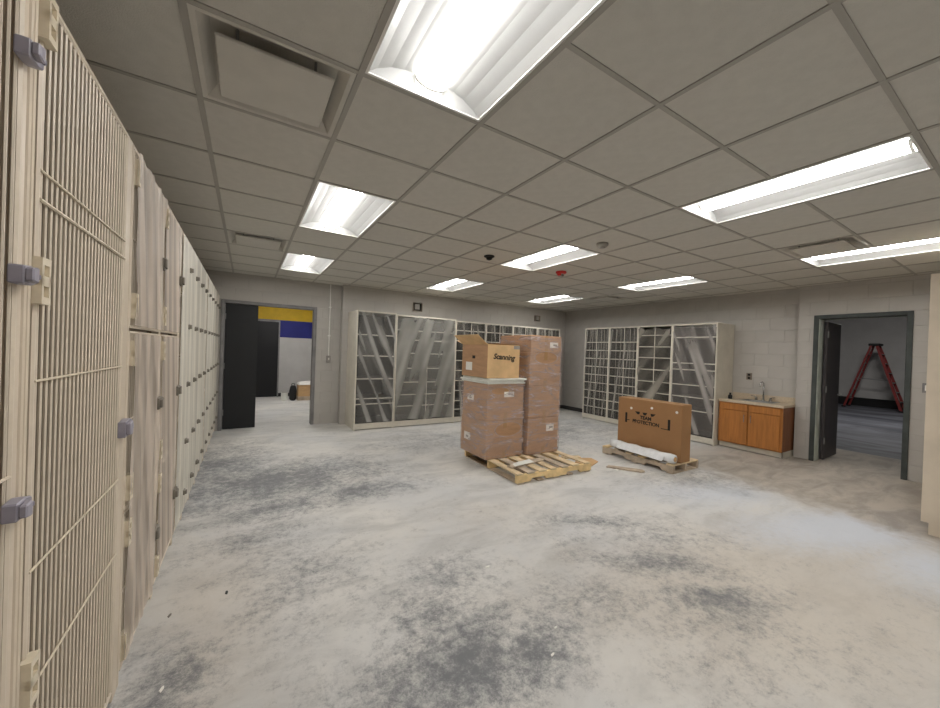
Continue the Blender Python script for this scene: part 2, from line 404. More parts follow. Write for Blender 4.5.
# ---- ceiling: rails, tiles, fixtures in one lay-in grid
T, TX = .6096, .6265
def gx(i): return .395+TX*(i-1)
def gy(j): return 2.2591+T*j
ceil_o = struct(bx('ceiling', XW, XR, YN, YL, CEIL+.12, CEIL+.16, 'plenum'))
FIX = [(i, j) for j in (-7, -3, 1, 5) for i in (1, 5, 9)]  # the row behind the camera is unseen, added for the light level
taken = {(i, j+k) for i, j in FIX for k in (0, 1)}
SPECIAL = {(0, -1): 'plaque', (0, 4): 'slot', (8, -2): 'slot', (10, 4): 'slot'}
tile_cache = {}
def tile_mesh(a, b):
    k = (round(a, 3), round(b, 3))
    if k not in tile_cache: tile_cache[k] = MB().box(-a/2, a/2, -b/2, b/2, 0, .016).mesh('ceiling_tile', 'tile', .004)
    return tile_cache[k]
cols = list(range(-2, 13)); rows = list(range(-9, 9))
for i in cols:
    x0, x1 = max(gx(i), XW+.01), min(gx(i+1), XR-.005)
    if x1-x0 < .05: continue
    for j in rows:
        y0, y1 = max(gy(j), YN+.01), min(gy(j+1), YL-.01)
        if y1-y0 < .05 or (i, j) in taken or (i, j) in SPECIAL: continue
        me = tile_mesh(x1-x0-.012, y1-y0-.012)
        link('ceiling_tile', me, ceil_o, ((x0+x1)/2, (y0+y1)/2, CEIL+.006))
for i in cols+[13]:
    if XW < gx(i) < XR: bx('ceiling_rail', gx(i)-.013, gx(i)+.013, YN, YL, CEIL, CEIL+.03, 'tee', ceil_o)
for j in rows+[9]:
    if not YN < gy(j) < YL: continue
    run = XW
    for i in sorted(q[0] for q in FIX if q[1]+1 == j)+[99]:      # a fixture spans two cells: the rail stops at its sides
        e = XR if i == 99 else gx(i)
        bx('ceiling_rail', run, e, gy(j)-.0115, gy(j)+.0115, CEIL+.001, CEIL+.031, 'tee', ceil_o)
        if i != 99: run = gx(i+1)
struct(MB().box(XW, XJ, YL-.022, YL, CEIL+.0005, CEIL+.022).box(XJ, XR, YB-.022, YB, CEIL+.0005, CEIL+.022).box(XR-.022, XR, YJ, YB, CEIL+.0005, CEIL+.022).box(XP-.022, XP, YN, YJ, CEIL+.0005, CEIL+.022).build('trim_1', 'tee'))

# ---- recessed strip lights
def strip_light(i, j, label):
    x0, x1, y0, y1 = gx(i)+.014, gx(i+1)-.014, gy(j)+.013, gy(j+2)-.013
    cx, cy = (x0+x1)/2, (y0+y1)/2; hw, hl = (x1-x0)/2, (y1-y0)/2
    t = thing('ceiling_light', label, 'light', (cx, cy, CEIL), 0, 'recessed strip lights in the ceiling grid')
    if not hasattr(strip_light, 'm'):
        f = MB()
        for s in (-1, 1):
            f.box(min(s*hw, s*(hw-.012)), max(s*hw, s*(hw-.012)), -hl, hl, .002, .012)
            f.box(-hw+.012, hw-.012, min(s*hl, s*(hl-.012)), max(s*hl, s*(hl-.012)), .002, .012)
        rs = []
        for s in (-1, 1):      # curved side reflectors
            r = MB(); rs.append(r)
            prof = [(hw-.012, .008), (hw-.05, .034), (hw-.11, .060), (hw-.17, .074), (.075, .078)]
            for (a, za), (b, zb) in zip(prof[:-1], prof[1:]):
                r.add([(s*a, -hl+.012, za), (s*b, -hl+.012, zb), (s*b, hl-.012, zb), (s*a, hl-.012, za)], [(0, 1, 2, 3)])
        es = []
        for s in (-1, 1):      # sloped end plates
            e = MB(); es.append(e); e.add([(-hw+.012, s*(hl-.012), .008), (hw-.012, s*(hl-.012), .008), (hw-.05, s*(hl-.03), .078), (-hw+.05, s*(hl-.03), .078)], [(0, 1, 2, 3)])
        l = MB()
        pr = [(-.075, .074), (-.062, .050), (-.03, .036), (0, .032), (.03, .036), (.062, .050), (.075, .074)]
        l.prism(pr, 'y', -hl+.03, hl-.03)
        cs = [MB(), MB()]
        for c, s in zip(cs, (-1, 1)): c.prism([(p[0]*1.12, p[1]-.004) for p in pr], 'y', s*(hl-.03), s*(hl-.045))
        strip_light.m = [('frame', f.mesh('frame', 'white_metal')), *[('reflector', r.mesh('reflector', 'reflector', smooth=True)) for r in rs], *[('end_plate', e.mesh('end_plate', 'reflector')) for e in es],
                         ('lens', l.mesh('lens', 'lamp', smooth=True)), *[('lens_cap', c.mesh('lens_cap', 'white_metal')) for c in cs]]
    for n, me in strip_light.m: link(n, me, t)
rowname = {-7: 'added unseen behind the camera position', -3: 'nearest the camera', 1: 'in the middle', 5: 'nearest the back wall'}
colname = {1: 'row over the cage cabinets', 5: 'central row', 9: 'row by the sink wall'}
for (i, j) in FIX:
    strip_light(i, j, f'recessed white strip light {rowname[j]} in the {colname[i]}')

# ---- air diffusers
def plaque(i, j, label):
    cx, cy = (gx(i)+gx(i+1))/2, (gy(j)+gy(j+1))/2
    t = thing('air_diffuser', label, 'vent', (cx, cy, CEIL), 0, 'drop-panel air diffusers')
    h, hx = T/2-.014, TX/2-.014
    mb = MB()                       # pyramid recess
    def ring(a, za, b, zb):
        va = [(-hx*a, -h*a, za), (hx*a, -h*a, za), (hx*a, h*a, za), (-hx*a, h*a, za)]; vb = [(-hx*b, -h*b, zb), (hx*b, -h*b, zb), (hx*b, h*b, zb), (-hx*b, h*b, zb)]
        mb.add(va+vb, [(k, (k+1) % 4, 4+(k+1) % 4, 4+k) for k in range(4)])
    ring(1, .002, .93, .004); ring(.93, .004, .80, .055); ring(.80, .055, .5, .085); ring(.5, .085, .05, .09)
    mb.build('recess', 'vent', t)
    bx('drop_panel', -.222, .222, -.208, .208, -.012, .002, 'vent', t, .003)
    for sx in (-1, 1):
        for sy in (-1, 1): MB().tube((sx*.15, sy*.15, 0), (sx*.15, sy*.15, .08), .006).build('hanger', 'steel', t)
plaque(0, -1, 'large square drop-panel air diffuser beside the nearest strip light')
plaque(0, 4, 'drop-panel air diffuser above the cage cabinets near the dark doorway')
plaque(8, -2, 'drop-panel air diffuser beside the strip light nearest the right doorway')
plaque(10, 4, 'drop-panel air diffuser near the far corner above the cubby shelves')

# ---- small ceiling devices
t = thing('ceiling_sensor', 'round black sensor on a tile between two strip lights', 'sensor', (2.56, 3.80, CEIL+.006))
MB().lathe([(.065, 0), (.068, -.012), (.05, -.022)], 20).build('base', 'black', t, smooth=True)
MB().lathe([(.04, -.022), (.034, -.045), (.01, -.055)], 20).build('lens', 'dark', t, smooth=True)
t = thing('fire_alarm', 'red fire alarm strobe on the ceiling past the middle light', 'alarm', (3.86, 3.85, CEIL+.006))
MB().lathe([(.075, 0), (.078, -.02), (.06, -.035)], 20).build('base', 'alarm_red', t, smooth=True)
MB().box(-.025, .025, -.035, .035, -.075, -.033).build('strobe', 'plate', t, .006)
MB().lathe([(.03, 0), (.034, -.015), (.02, -.03)], 14, (-.035, 0, -.033)).build('horn', 'alarm_red', t)
t = thing('smoke_detector', 'pale round smoke detector beside the middle strip light', 'detector', (3.22, 2.62, CEIL+.006))
MB().lathe([(.06, 0), (.062, -.02), (.045, -.04)], 20).build('base', 'tee', t, smooth=True)
MB().lathe([(.03, -.04), (.028, -.05)], 16).build('grille', 'plate', t)

# ================================================================== LEFT CAGE CABINETS
XC, ZT, XBK = -.437, 2.335, -1.19
wire_cache = {}
hinge_me = None
def add_hinge(parent, y, z):
    global hinge_me
    if hinge_me is None:
        h = MB()                                    # knuckle block with two square pockets
        h.box(0, .012, 0, .046, -.055, .055)
        for (a, b) in ((-.055, -.038), (-.012, .012), (.038, .055)): h.box(.012, .022, 0, .046, a, b)
        h.box(.012, .022, 0, .010, -.038, .038); h.box(.012, .022, .036, .046, -.038, .038)
        hinge_me = h.mesh('hinge', 'hinge')
    return link('hinge', hinge_me, parent, (0, y, z))
latch_me = {}
def add_latch(parent, y, z, m='latch2', small=False):
    k = (m, small)
    if k not in latch_me:
        s = .62 if small else 1
        l = MB()
        l.prism([(-.05*s, -.034*s), (.012*s, -.034*s), (.05*s, -.022*s), (.05*s, .026*s), (.012*s, .036*s), (-.05*s, .03*s)], 'x', 0, .026)
        l.prism([(-.05*s, -.022*s), (-.008*s, -.028*s), (-.008*s, .03*s), (-.05*s, .022*s)], 'x', .026, .040)
        l.tube((.03, .03*s, -.010*s), (.03, .03*s, .012*s), .004)
        latch_me[k] = l.mesh('latch', m, .003)
    return link('latch', latch_me[k], parent, (.004, y, z))
def rods(w, h, n, r, hz, thick=False):
    mb = MB()
    for k in range(n):
        y = w*(k+.5)/n
        mb.tube((0, y, 0), (0, y, h), r, 5)
    for z in hz: mb.tube((r, 0, z), (r, w, z), r, 5)
    return mb
rod_cache = {}
def cage(y0, y1, tiers, label, group, style, hz=()):
    """cabinet with wire doors; local y=0 at y0. style: near / plain / far"""
    wd = y1-y0
    t = thing('storage_cabinet', label, 'cabinet', (XC, y0, 0), 0, group)
    D = XBK-XC
    bx('side_panel', D, -.012, 0, .018, .05, ZT, 'cage_in', t); bx('side_panel', D, -.012, wd-.018, wd, .05, ZT, 'cage_in', t)
    bx('back_panel', D, D+.01, .018, wd-.018, .05, ZT, 'cage_in', t)
    bx('top_panel', D, -.004, 0, wd, ZT-.02, ZT, 'cage', t, .002); bx('base_panel', D, -.03, 0, wd, .0, .06, 'cage', t)
    p = .021
    if style == 'near':             # ribbed corner post
        mb = MB().box(-.03, 0, 0, .034, 0, ZT-.02)
        for c in (.008, .026): mb.tube((0, c, 0), (0, c, ZT-.02), .0075, 8)
        mb.build('post', 'cage', t); bx('post', -.03, .004, wd-.07, wd, 0, ZT-.02, 'cage', t, .004)
    else:
        bx('post', -.03, .004, 0, p, 0, ZT-.02, 'cage', t, .003); bx('post', -.03, .004, wd-p, wd, 0, ZT-.02, 'cage', t, .003)
    yl, yr = (.058, wd-.08) if style == 'near' else (p+.006, wd-p-.006)
    for (za, zb) in tiers:
        if za > .1: bx('shelf', D+.01, -.05, .018, wd-.018, za-.014, za-.002, 'cage_in', t)
        fw = .007
        fr = MB().tube((0, yl, za), (0, yl, zb), fw, 6).tube((0, yr, za), (0, yr, zb), fw, 6).tube((0, yl, za), (0, yr, za), fw, 6).tube((0, yl, zb), (0, yr, zb), fw, 6)
        d = fr.build('door', 'wire', t)
        n = int((yr-yl)/.0285)
        if style == 'near':
            k1 = ('v', round(zb-za, 3))
            if k1 not in rod_cache: rod_cache[k1] = MB().tube((0, 0, 0), (0, 0, zb-za), .0042, 6).mesh('wire', 'wire')
            for k in range(n): link('wire', rod_cache[k1], d, (0, yl+(yr-yl)*(k+.7)/(n+.4), za))
            for z in hz:
                if za < z < zb: MB().tube((.006, yl, z), (.006, yr, z), .0046 if z == 1.815 else .0032, 6).build('cross_wire', 'hinge', d)
        else:
            key = (round(yr-yl, 3), round(zb-za, 3))
            if key not in rod_cache: rod_cache[key] = rods(yr-yl, zb-za, n, .0035, [(zb-za)*.5]).mesh('wire_grille', 'wire')
            link('wire_grille', rod_cache[key], d, (0, yl, za))
        if style == 'near':
            for z in (2.24, 1.62, .66): add_hinge(d, .035, z)
            add_latch(d, wd-.052, 1.125, 'latch')
        elif style == 'zero':
            [add_latch(d, wd-.034, z, 'latch', True) for z in (1.62, 2.10, 1.11)]
        elif style == 'plain':
            add_hinge(d, .03, zb-.09); add_hinge(d, .03, za+.09); add_latch(d, wd-.052, (za+zb)/2+.0, 'latch2')
        else:
            add_latch(d, wd-.034, (za+zb)/2, 'latch2', True)
            for z in (za+.06, zb-.06):
                MB().box(.004, .012, .006, .016, z-.035, z+.035).build('hinge', 'latch2', d)
    return t
T3 = [(.06, .735), (.755, 1.520), (1.545, 2.30)]
T5 = [(.06, .42), (.44, .89), (.91, 1.365), (1.385, 1.84), (1.86, 2.30)]
cg = 'wire-door storage cabinets along the left wall'
cage(.50, 1.222, [(.06, 2.30)], 'cream cage cabinet cut off by the left picture edge', cg, 'zero')
cage(1.225, 2.072, [(.05, 2.305)], 'tall cream cabinet with one full-height door of bare vertical wires', cg, 'near', (1.885, 1.815, 1.38, .92, .62))
u2 = cage(2.075, 2.735, T3, 'beige three-door cage cabinet under pleated plastic, next to the bare-wire cabinet', cg, 'plain')
u3 = cage(2.738, 3.392, T3, 'beige three-door cage cabinet under smooth plastic, before the narrow cabinets', cg, 'plain')
NF = 9; fwid = (7.462-3.395)/NF
ordn = ['first', 'second', 'third', 'fourth', 'fifth', 'sixth', 'seventh', 'eighth', 'ninth']
for k in range(NF):
    cage(3.395+fwid*k, 3.395+fwid*(k+1)-.002, T5, f'pale narrow five-door cage cabinet, {ordn[NF-1-k]} from the dark doorway', cg, 'far')

def sheet(name, axis, at, a0, a1, z0, z1, m, label, amp=.012, ang=0, freq=20, nx=40, nz=30, sgn=1, seed=0, group=None, sag=.0, thin=False):
    """loose plastic hung on a front plane; real folds, origin at lower corner"""
    rnd = random.Random(seed); ph = [rnd.uniform(0, 6.28) for _ in range(5)]
    vs = []; fs = []
    for j in range(nz+1):
        for i in range(nx+1):
            a = (a1-a0)*i/nx; z = (z1-z0)*j/nz
            u = a*math.cos(ang)+z*math.sin(ang)
            d = amp*(.5*math.sin(freq*u+ph[0])+.3*math.sin(freq*2.3*u+ph[1]+z)+.2*math.sin(freq*.6*u+ph[2]+2*z))+amp
            zz = z
            if j == nz: zz -= sag*abs(math.sin(3.1*a/(a1-a0)*2+ph[3]))
            if j == 0: zz += sag*.6*abs(math.sin(5*a+ph[4]))
            vs.append((a, sgn*d, zz) if axis == 'y' else (sgn*d, a, zz))
    for j in range(nz):
        for i in range(nx):
            k = j*(nx+1)+i; fs.append((k, k+1, k+nx+2, k+nx+1))
    o = MB().add(vs, fs).build(name, m, None, smooth=True)
    o.location = (a0, at, z0) if axis == 'y' else (at, a0, z0)
    return tag(o, label, 'plastic sheet', group)
pg = 'plastic dust sheets over the left cabinets'
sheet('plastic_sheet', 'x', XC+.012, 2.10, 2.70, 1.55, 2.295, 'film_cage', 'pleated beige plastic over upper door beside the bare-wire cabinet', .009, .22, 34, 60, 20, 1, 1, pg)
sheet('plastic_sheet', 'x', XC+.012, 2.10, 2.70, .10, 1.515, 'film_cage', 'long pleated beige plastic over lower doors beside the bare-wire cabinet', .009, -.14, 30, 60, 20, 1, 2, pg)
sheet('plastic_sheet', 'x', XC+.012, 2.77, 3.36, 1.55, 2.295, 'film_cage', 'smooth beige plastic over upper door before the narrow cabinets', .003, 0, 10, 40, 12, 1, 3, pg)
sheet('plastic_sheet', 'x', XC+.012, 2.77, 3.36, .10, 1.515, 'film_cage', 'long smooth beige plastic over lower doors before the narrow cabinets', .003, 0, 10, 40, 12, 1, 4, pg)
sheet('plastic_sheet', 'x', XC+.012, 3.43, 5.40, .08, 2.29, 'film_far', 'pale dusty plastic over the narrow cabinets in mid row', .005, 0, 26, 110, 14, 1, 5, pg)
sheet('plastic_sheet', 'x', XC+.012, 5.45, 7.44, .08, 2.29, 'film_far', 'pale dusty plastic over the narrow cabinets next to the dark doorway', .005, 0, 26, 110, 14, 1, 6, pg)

# cabinet at the right picture edge
t = thing('storage_cabinet', 'tall cream cabinet side at the right picture edge', 'cabinet', (5.23, .05, 0))
MB().prism([(0, 0), (.553, 0), (.553, .104), (.598, .104), (.598, ZT), (0, ZT)], 'x', 0, .02).build('side_panel', 'cage', t, .002)
bx('top_panel', .02, 2.2, 0, .598, ZT-.02, ZT, 'cage', t); bx('back_panel', .02, 2.2, 0, .012, .02, ZT-.02, 'cage_in', t); bx('toe_kick', .02, 2.2, .54, .553, 0, .10, 'cage', t)
bx('side_panel', 2.2, 2.22, 0, .598, 0, ZT, 'cage', t); bx('base_panel', .02, 2.2, .012, .55, .10, .12, 'cage_in', t)
for k in range(3):
    d = bx('door', .03+.725*k, .03+.725*k+.715, .58, .598, .13, ZT-.03, 'cage', t, .003)
    MB().box(.70+.725*k-.06, .70+.725*k-.04, .598, .62, 1.05, 1.2).build('handle', 'steel', d)

# ================================================================== DOORWAYS
# left: uneven pair, narrow leaf closed
df = struct(MB().box(DLx0, DLx0+.055, YL-.02, YL+.15, 0, DH).box(DLx1-.055, DLx1, YL-.02, YL+.15, 0, DH).box(DLx0+.055, DLx1-.055, YL-.02, YL+.15, DH-.055, DH).build('door_1', 'frame_l', None, .004))
lf = bx('door_leaf', DLx0+.06, .155, YL+.03, YL+.075, .012, DH-.06, 'door_l', df, .003)
for z in (.3, 1.1, 1.95): MB().tube((DLx0+.062, YL+.026, z-.05), (DLx0+.062, YL+.026, z+.05), .009).build('hinge', 'steel', lf)
# right: leaf swung back into the hall
JX = XP+.30
df = struct(MB().box(XP-.02, XP+.16, DRy0, DRy0+.055, 0, DH).box(XP-.02, XP+.16, DRy1-.055, DRy1, 0, DH).box(XP-.02, XP+.16, DRy0+.055, DRy1-.055, DH-.055, DH).build('door_2', 'frame', None, .004))
MB().box(XP+.16, JX, DRy1-.05, DRy1, 0, DH).box(XP+.16, JX, DRy0, DRy0+.05, 0, DH).box(XP+.16, JX, DRy0, DRy1, DH-.05, DH).build('jamb_lining', 'jamb', df)
MB().box(XP+.005, XP+.16, DRy1-.062, DRy1-.055, 0, DH-.055).build('jamb_face', 'jamb', df)
lf = bx('door_leaf', 0, .70, -.045, 0, .012, 2.15, 'door_r', df, .003); lf.location = (XP+.20, DRy1-.066, 0); lf.rotation_euler = (0, 0, math.radians(1.5))
MB().tube((.63, -.045, 1.0), (.63, -.10, 1.0), .011).tube((.63, -.10, 1.0), (.53, -.10, 1.0), .010).build('handle', 'steel', lf)
for z in (.3, 1.1, 1.95): MB().tube((0, -.05, z-.05), (0, -.05, z+.05), .009).build('hinge', 'steel', lf)

# ---- left room beyond
struct(bx('wall_far_left', XW, 3.4, 11.9, 12.1, 0, 1.72, 'hall'))
MB().box(XW, 3.4, 11.895, 12.1, 1.72, 2.215).build('blue_band', 'blue', bpy.data.objects['wall_far_left'])
MB().box(XW, 3.4, 11.895, 12.1, 2.215, 2.95).build('yellow_band', 'yellow', bpy.data.objects['wall_far_left'])
struct(bx('wall_far_side', 3.4, 3.5, YL+.35, 12.1, 0, 2.95, 'hall')); struct(bx('wall_far_side_left', XW-.12, XW, YL, 12.1, 0, 2.95, 'hall'))
struct(bx('ceiling_far_left', XW, 3.5, YL+.02, 12.1, 2.95, 3.05, 'tile'))
fd = struct(MB().box(-.02, .03, 11.82, 11.9, 0, 2.2).box(.765, .80, 11.80, 11.9, 0, 2.2).box(.03, .765, 11.82, 11.9, 2.15, 2.2).build('door_3', 'frame_l'))
bx('door_leaf', .03, .765, 11.83, 11.88, .01, 2.15, 'door_far', fd)
struct(bx('baseboard_far', .80, 3.4, 11.875, 11.9, 0, .10, 'black'))
t = thing('cardboard_box', 'small brown box on the floor through the dark doorway', 'box', (1.38, 11.05, 0))
bx('carton', -.16, .30, -.18, .18, .11, .42, 'card', t, .004); bx('crate_base', -.17, .29, -.19, .19, 0, .11, 'pw3', t, .004)
MB().add([(-.18, -.2, .42), (.3, -.2, .42), (.3, .2, .45), (-.18, .2, .42), (-.14, -.16, .50), (.26, -.14, .53), (.26, .15, .52), (-.12, .16, .49)], [(0, 1, 5, 4), (1, 2, 6, 5), (2, 3, 7, 6), (3, 0, 4, 7), (4, 5, 6, 7), (3, 2, 1, 0)]).build('paper_wad', 'paper', t, .02, 2)
t = thing('tool_bag', 'black bag leaning on the brown box through the dark doorway', 'bag', (1.10, 10.95, 0))
MB().lathe([(.05, 0), (.09, .05), (.095, .25), (.07, .38), (.03, .41)], 14).build('body', 'black', t, smooth=True)
MB().path([(-.05, 0, .36), (-.03, 0, .46), (.03, 0, .46), (.05, 0, .36)], .008).build('handle', 'black', t)
t = thing('paint_can', 'pale can beside the black bag through the dark doorway', 'can', (.90, 11.02, 0))
MB().lathe([(.085, 0), (.085, .20), (.09, .205), (.09, .215)], 18).build('body', 'foam', t); MB().lathe([(.075, .215), (.075, .222)], 18).build('lid', 'plate', t)
# ---- hall beyond the right doorway
struct(bx('wall_hall', 19.5, 19.7, -6, 12, 0, 4.2, 'hall')); struct(bx('baseboard_hall', 19.46, 19.5, -6, 12, 0, .30, 'black'))
struct(bx('wall_hall_left', 9.0, 19.6, 12, 12.1, 0, 4.2, 'hall')); struct(bx('wall_hall_right', 7.76, 19.6, -6.1, -6, 0, 4.2, 'hall'))
struct(bx('ceiling_hall', 7.7, 19.7, -6, 12, 4.2, 4.3, 'tile'))
struct(MB().box(JX, JX+.02, -6, DRy0, 0, 4.2).box(JX, JX+.02, DRy1, 12, 0, 4.2).box(JX, JX+.02, DRy0, DRy1, DH, 4.2).build('wall_hall_near', 'hall'))
struct(MB().box(7.76, 9.0, -6, YN, -.02, 0).box(7.76, 9.0, 11.9, 12, -.02, 0).build('floor_hall_edge', 'floor'))
# step ladder
t = thing('step_ladder', 'red fibreglass step ladder open in the dim hall', 'ladder', (18.6, 3.45, 0))
tz = 2.22
for sx in (-1, 1):
    MB().beam((sx*.30, -.70, 0), (sx*.17, -.06, tz), .07, .03, (1, 0, 0)).build('front_rail', 'red', t)
    MB().beam((sx*.30, .66, 0), (sx*.17, .06, tz), .055, .028, (1, 0, 0)).build('rear_rail', 'red', t)
    MB().box(sx*.30-.04, sx*.30+.04, -.76, -.64, 0, .05).build('foot', 'black', t); MB().box(sx*.30-.04, sx*.30+.04, .61, .71, 0, .05).build('foot', 'black', t)
    MB().beam((sx*.25, -.40, 1.0), (sx*.25, .37, 1.05), .012, .02).build('spreader', 'steel', t)
for k in range(1, 7):
    f = k/7; y = -.70+.64*f; xw = .30-.13*f
    MB().box(-xw, xw, y-.05, y+.04, tz*f-.02, tz*f+.005).build('step', 'steel', t)
    y2 = .66-.60*f
    MB().tube((-xw, y2, tz*f), (xw, y2, tz*f), .012).build('rear_bar', 'steel', t)
bx('top_cap', -.21, .21, -.15, .13, tz-.03, tz+.05, 'black', t, .01)
# unseen lamps added to light the neighbouring rooms, above the door heads
def added_room_lamp(label, loc, sx, sy, power):
    t = thing('ceiling_light', label, 'light', loc)
    bx('housing', -sx, sx, -sy, sy, 0, .06, 'white_metal', t)
    m = emis('added_lamp_lens', (1, .97, .93, 1), power)
    bx('lens', -sx+.03, sx-.03, -sy+.03, sy-.03, -.01, 0, m, t)
added_room_lamp('added unseen ceiling light in the room behind the dark doorway', (.9, 9.8, 2.88), .3, .6, 12)
added_room_lamp('added unseen high ceiling light in the hall with the ladder', (14, 2.2, 4.12), .6, .6, 16)

# ================================================================== BACK SHELVES
def shelf_unit(name, label, group, origin, face, wd, dp, ht, dividers, shelves, base_h=.10, edge='shelf', slots=0):
    """local: u across 0..wd, depth 0 (front) .. dp (back). face 'y': front looks to -y ; face 'x': front looks to -x (u runs along -y)"""
    t = thing(name, label, 'shelf', origin, 0 if face == 'y' else -math.pi/2, group)
    e = [edge, edge]
    bx('side_panel', 0, .022, 0, dp, 0, ht, 'shelf', t, .001); bx('side_panel', wd-.022, wd, 0, dp, 0, ht, 'shelf', t, .001)
    bx('top_panel', .022, wd-.022, 0, dp, ht-.025, ht, ['shelf', 'shelf'], t)
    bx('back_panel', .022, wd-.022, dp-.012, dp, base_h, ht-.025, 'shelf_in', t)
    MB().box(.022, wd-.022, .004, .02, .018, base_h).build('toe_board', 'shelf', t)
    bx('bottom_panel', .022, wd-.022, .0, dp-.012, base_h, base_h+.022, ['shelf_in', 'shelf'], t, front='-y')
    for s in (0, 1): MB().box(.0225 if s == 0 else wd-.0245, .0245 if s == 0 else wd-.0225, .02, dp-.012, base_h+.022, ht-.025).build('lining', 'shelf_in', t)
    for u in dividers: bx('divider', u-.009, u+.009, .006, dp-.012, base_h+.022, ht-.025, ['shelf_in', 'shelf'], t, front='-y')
    cuts = [.0245]+[q for d_ in dividers for q in (d_-.009, d_+.009)]+[wd-.0245]
    for k in range(0, len(cuts), 2):
        for q in range(1, slots+1):
            u = cuts[k]+(cuts[k+1]-cuts[k])*q/(slots+1)
            bx('slot_divider', u-.003, u+.003, .06, dp-.012, base_h+.022, ht-.025, ['shelf_in', 'shelf'], t, front='-y')
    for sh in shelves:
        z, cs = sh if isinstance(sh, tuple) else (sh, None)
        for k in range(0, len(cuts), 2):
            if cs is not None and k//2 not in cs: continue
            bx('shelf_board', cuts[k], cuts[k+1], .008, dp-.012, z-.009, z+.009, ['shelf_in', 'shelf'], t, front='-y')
    return t
BF, BT = 6.62, 2.14
bd = YB-.006-BF
bgp = 'shelf units along the back wall'
shelf_unit('shelf_unit', 'dusty shelf unit with slanted plastic folds beside the switch wall', bgp, (1.665, BF, 0), 'y', .735, bd, BT+.03, [], [1.735, 1.35, .93, .57, .47])
shelf_unit('shelf_unit', 'wide two-bay shelf unit behind milky plastic on the back wall', bgp, (2.402, BF, 0), 'y', 1.29, bd, BT+.01, [.665], [1.86, 1.68, 1.42, 1.13, .86, .62, .40])
for k, (a, b, lab) in enumerate([(3.695, 4.45, 'cubby shelf unit right behind the opened box on the pallet'), (4.452, 5.20, 'cubby shelf unit behind the gap between the box stacks'),
                                 (5.202, 5.94, 'cubby shelf unit behind the tallest box stack'), (5.942, 6.68, 'last cubby shelf unit of the back wall, nearest the far corner')]):
    shelf_unit('shelf_unit', lab, bgp, (a, BF, 0), 'y', b-a, bd, BT-.01, [(b-a)/2], [1.93, 1.72, 1.51, 1.30, 1.09, .88, .67, .46, .28], slots=(0, 1, 3, 3)[k])
bp = 'plastic dust sheets over the back shelves'
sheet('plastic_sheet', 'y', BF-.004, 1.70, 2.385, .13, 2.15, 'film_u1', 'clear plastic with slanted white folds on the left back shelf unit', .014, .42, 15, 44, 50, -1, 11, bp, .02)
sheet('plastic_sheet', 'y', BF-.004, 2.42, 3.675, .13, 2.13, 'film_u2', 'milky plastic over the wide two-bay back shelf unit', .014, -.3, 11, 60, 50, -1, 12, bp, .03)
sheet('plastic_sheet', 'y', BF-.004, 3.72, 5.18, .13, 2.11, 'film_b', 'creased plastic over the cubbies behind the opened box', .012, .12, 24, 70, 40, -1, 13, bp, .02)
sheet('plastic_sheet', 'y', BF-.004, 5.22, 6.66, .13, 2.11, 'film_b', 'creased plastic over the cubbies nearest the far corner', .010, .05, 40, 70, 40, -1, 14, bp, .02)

# ---- right shelves (fronts look toward -x, u runs toward the sink)
RF, RT = 6.95, 2.15
rd = XR-.006-RF
rgp = 'cubby shelf units along the right wall'
ten = [.12+(RT-.145-.12)*k/10 for k in range(1, 10)]
shelf_unit('shelf_unit', 'cubby shelf unit nearest the far corner on the right wall', rgp, (RF, 6.06, 0), 'x', .69, rd, RT, [.345], ten, slots=3)
shelf_unit('shelf_unit', 'cubby shelf unit, second from the far corner on the right wall', rgp, (RF, 5.368, 0), 'x', .70, rd, RT, [.38], ten, slots=2)
shelf_unit('shelf_unit', 'cubby shelf unit with wide bays between the small cubbies and the draped unit', rgp, (RF, 4.666, 0), 'x', .72, rd, RT, [.37], [1.95, 1.72, 1.50, 1.26, 1.02, .80, .58, .36])
shelf_unit('shelf_unit', 'draped shelf unit next to the sink cabinet', rgp, (RF, 3.944, 0), 'x', .79, rd, RT, [], [1.90, 1.30, 1.02, .80, .56, (1.42, None)])
rp = 'plastic dust sheets over the right shelves'
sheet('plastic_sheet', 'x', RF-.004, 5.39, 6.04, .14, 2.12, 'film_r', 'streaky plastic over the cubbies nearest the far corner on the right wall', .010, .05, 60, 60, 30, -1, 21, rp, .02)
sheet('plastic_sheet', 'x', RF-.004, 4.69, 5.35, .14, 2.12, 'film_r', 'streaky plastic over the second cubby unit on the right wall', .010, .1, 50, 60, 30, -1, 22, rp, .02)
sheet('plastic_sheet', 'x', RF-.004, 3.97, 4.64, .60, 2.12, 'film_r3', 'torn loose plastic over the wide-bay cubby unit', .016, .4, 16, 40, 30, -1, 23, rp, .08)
sheet('plastic_sheet', 'x', RF-.004, 3.18, 3.92, .14, 2.12, 'film_r4', 'slanted plastic over the shelf unit next to the sink cabinet', .016, -.4, 16, 50, 40, -1, 24, rp, .02)

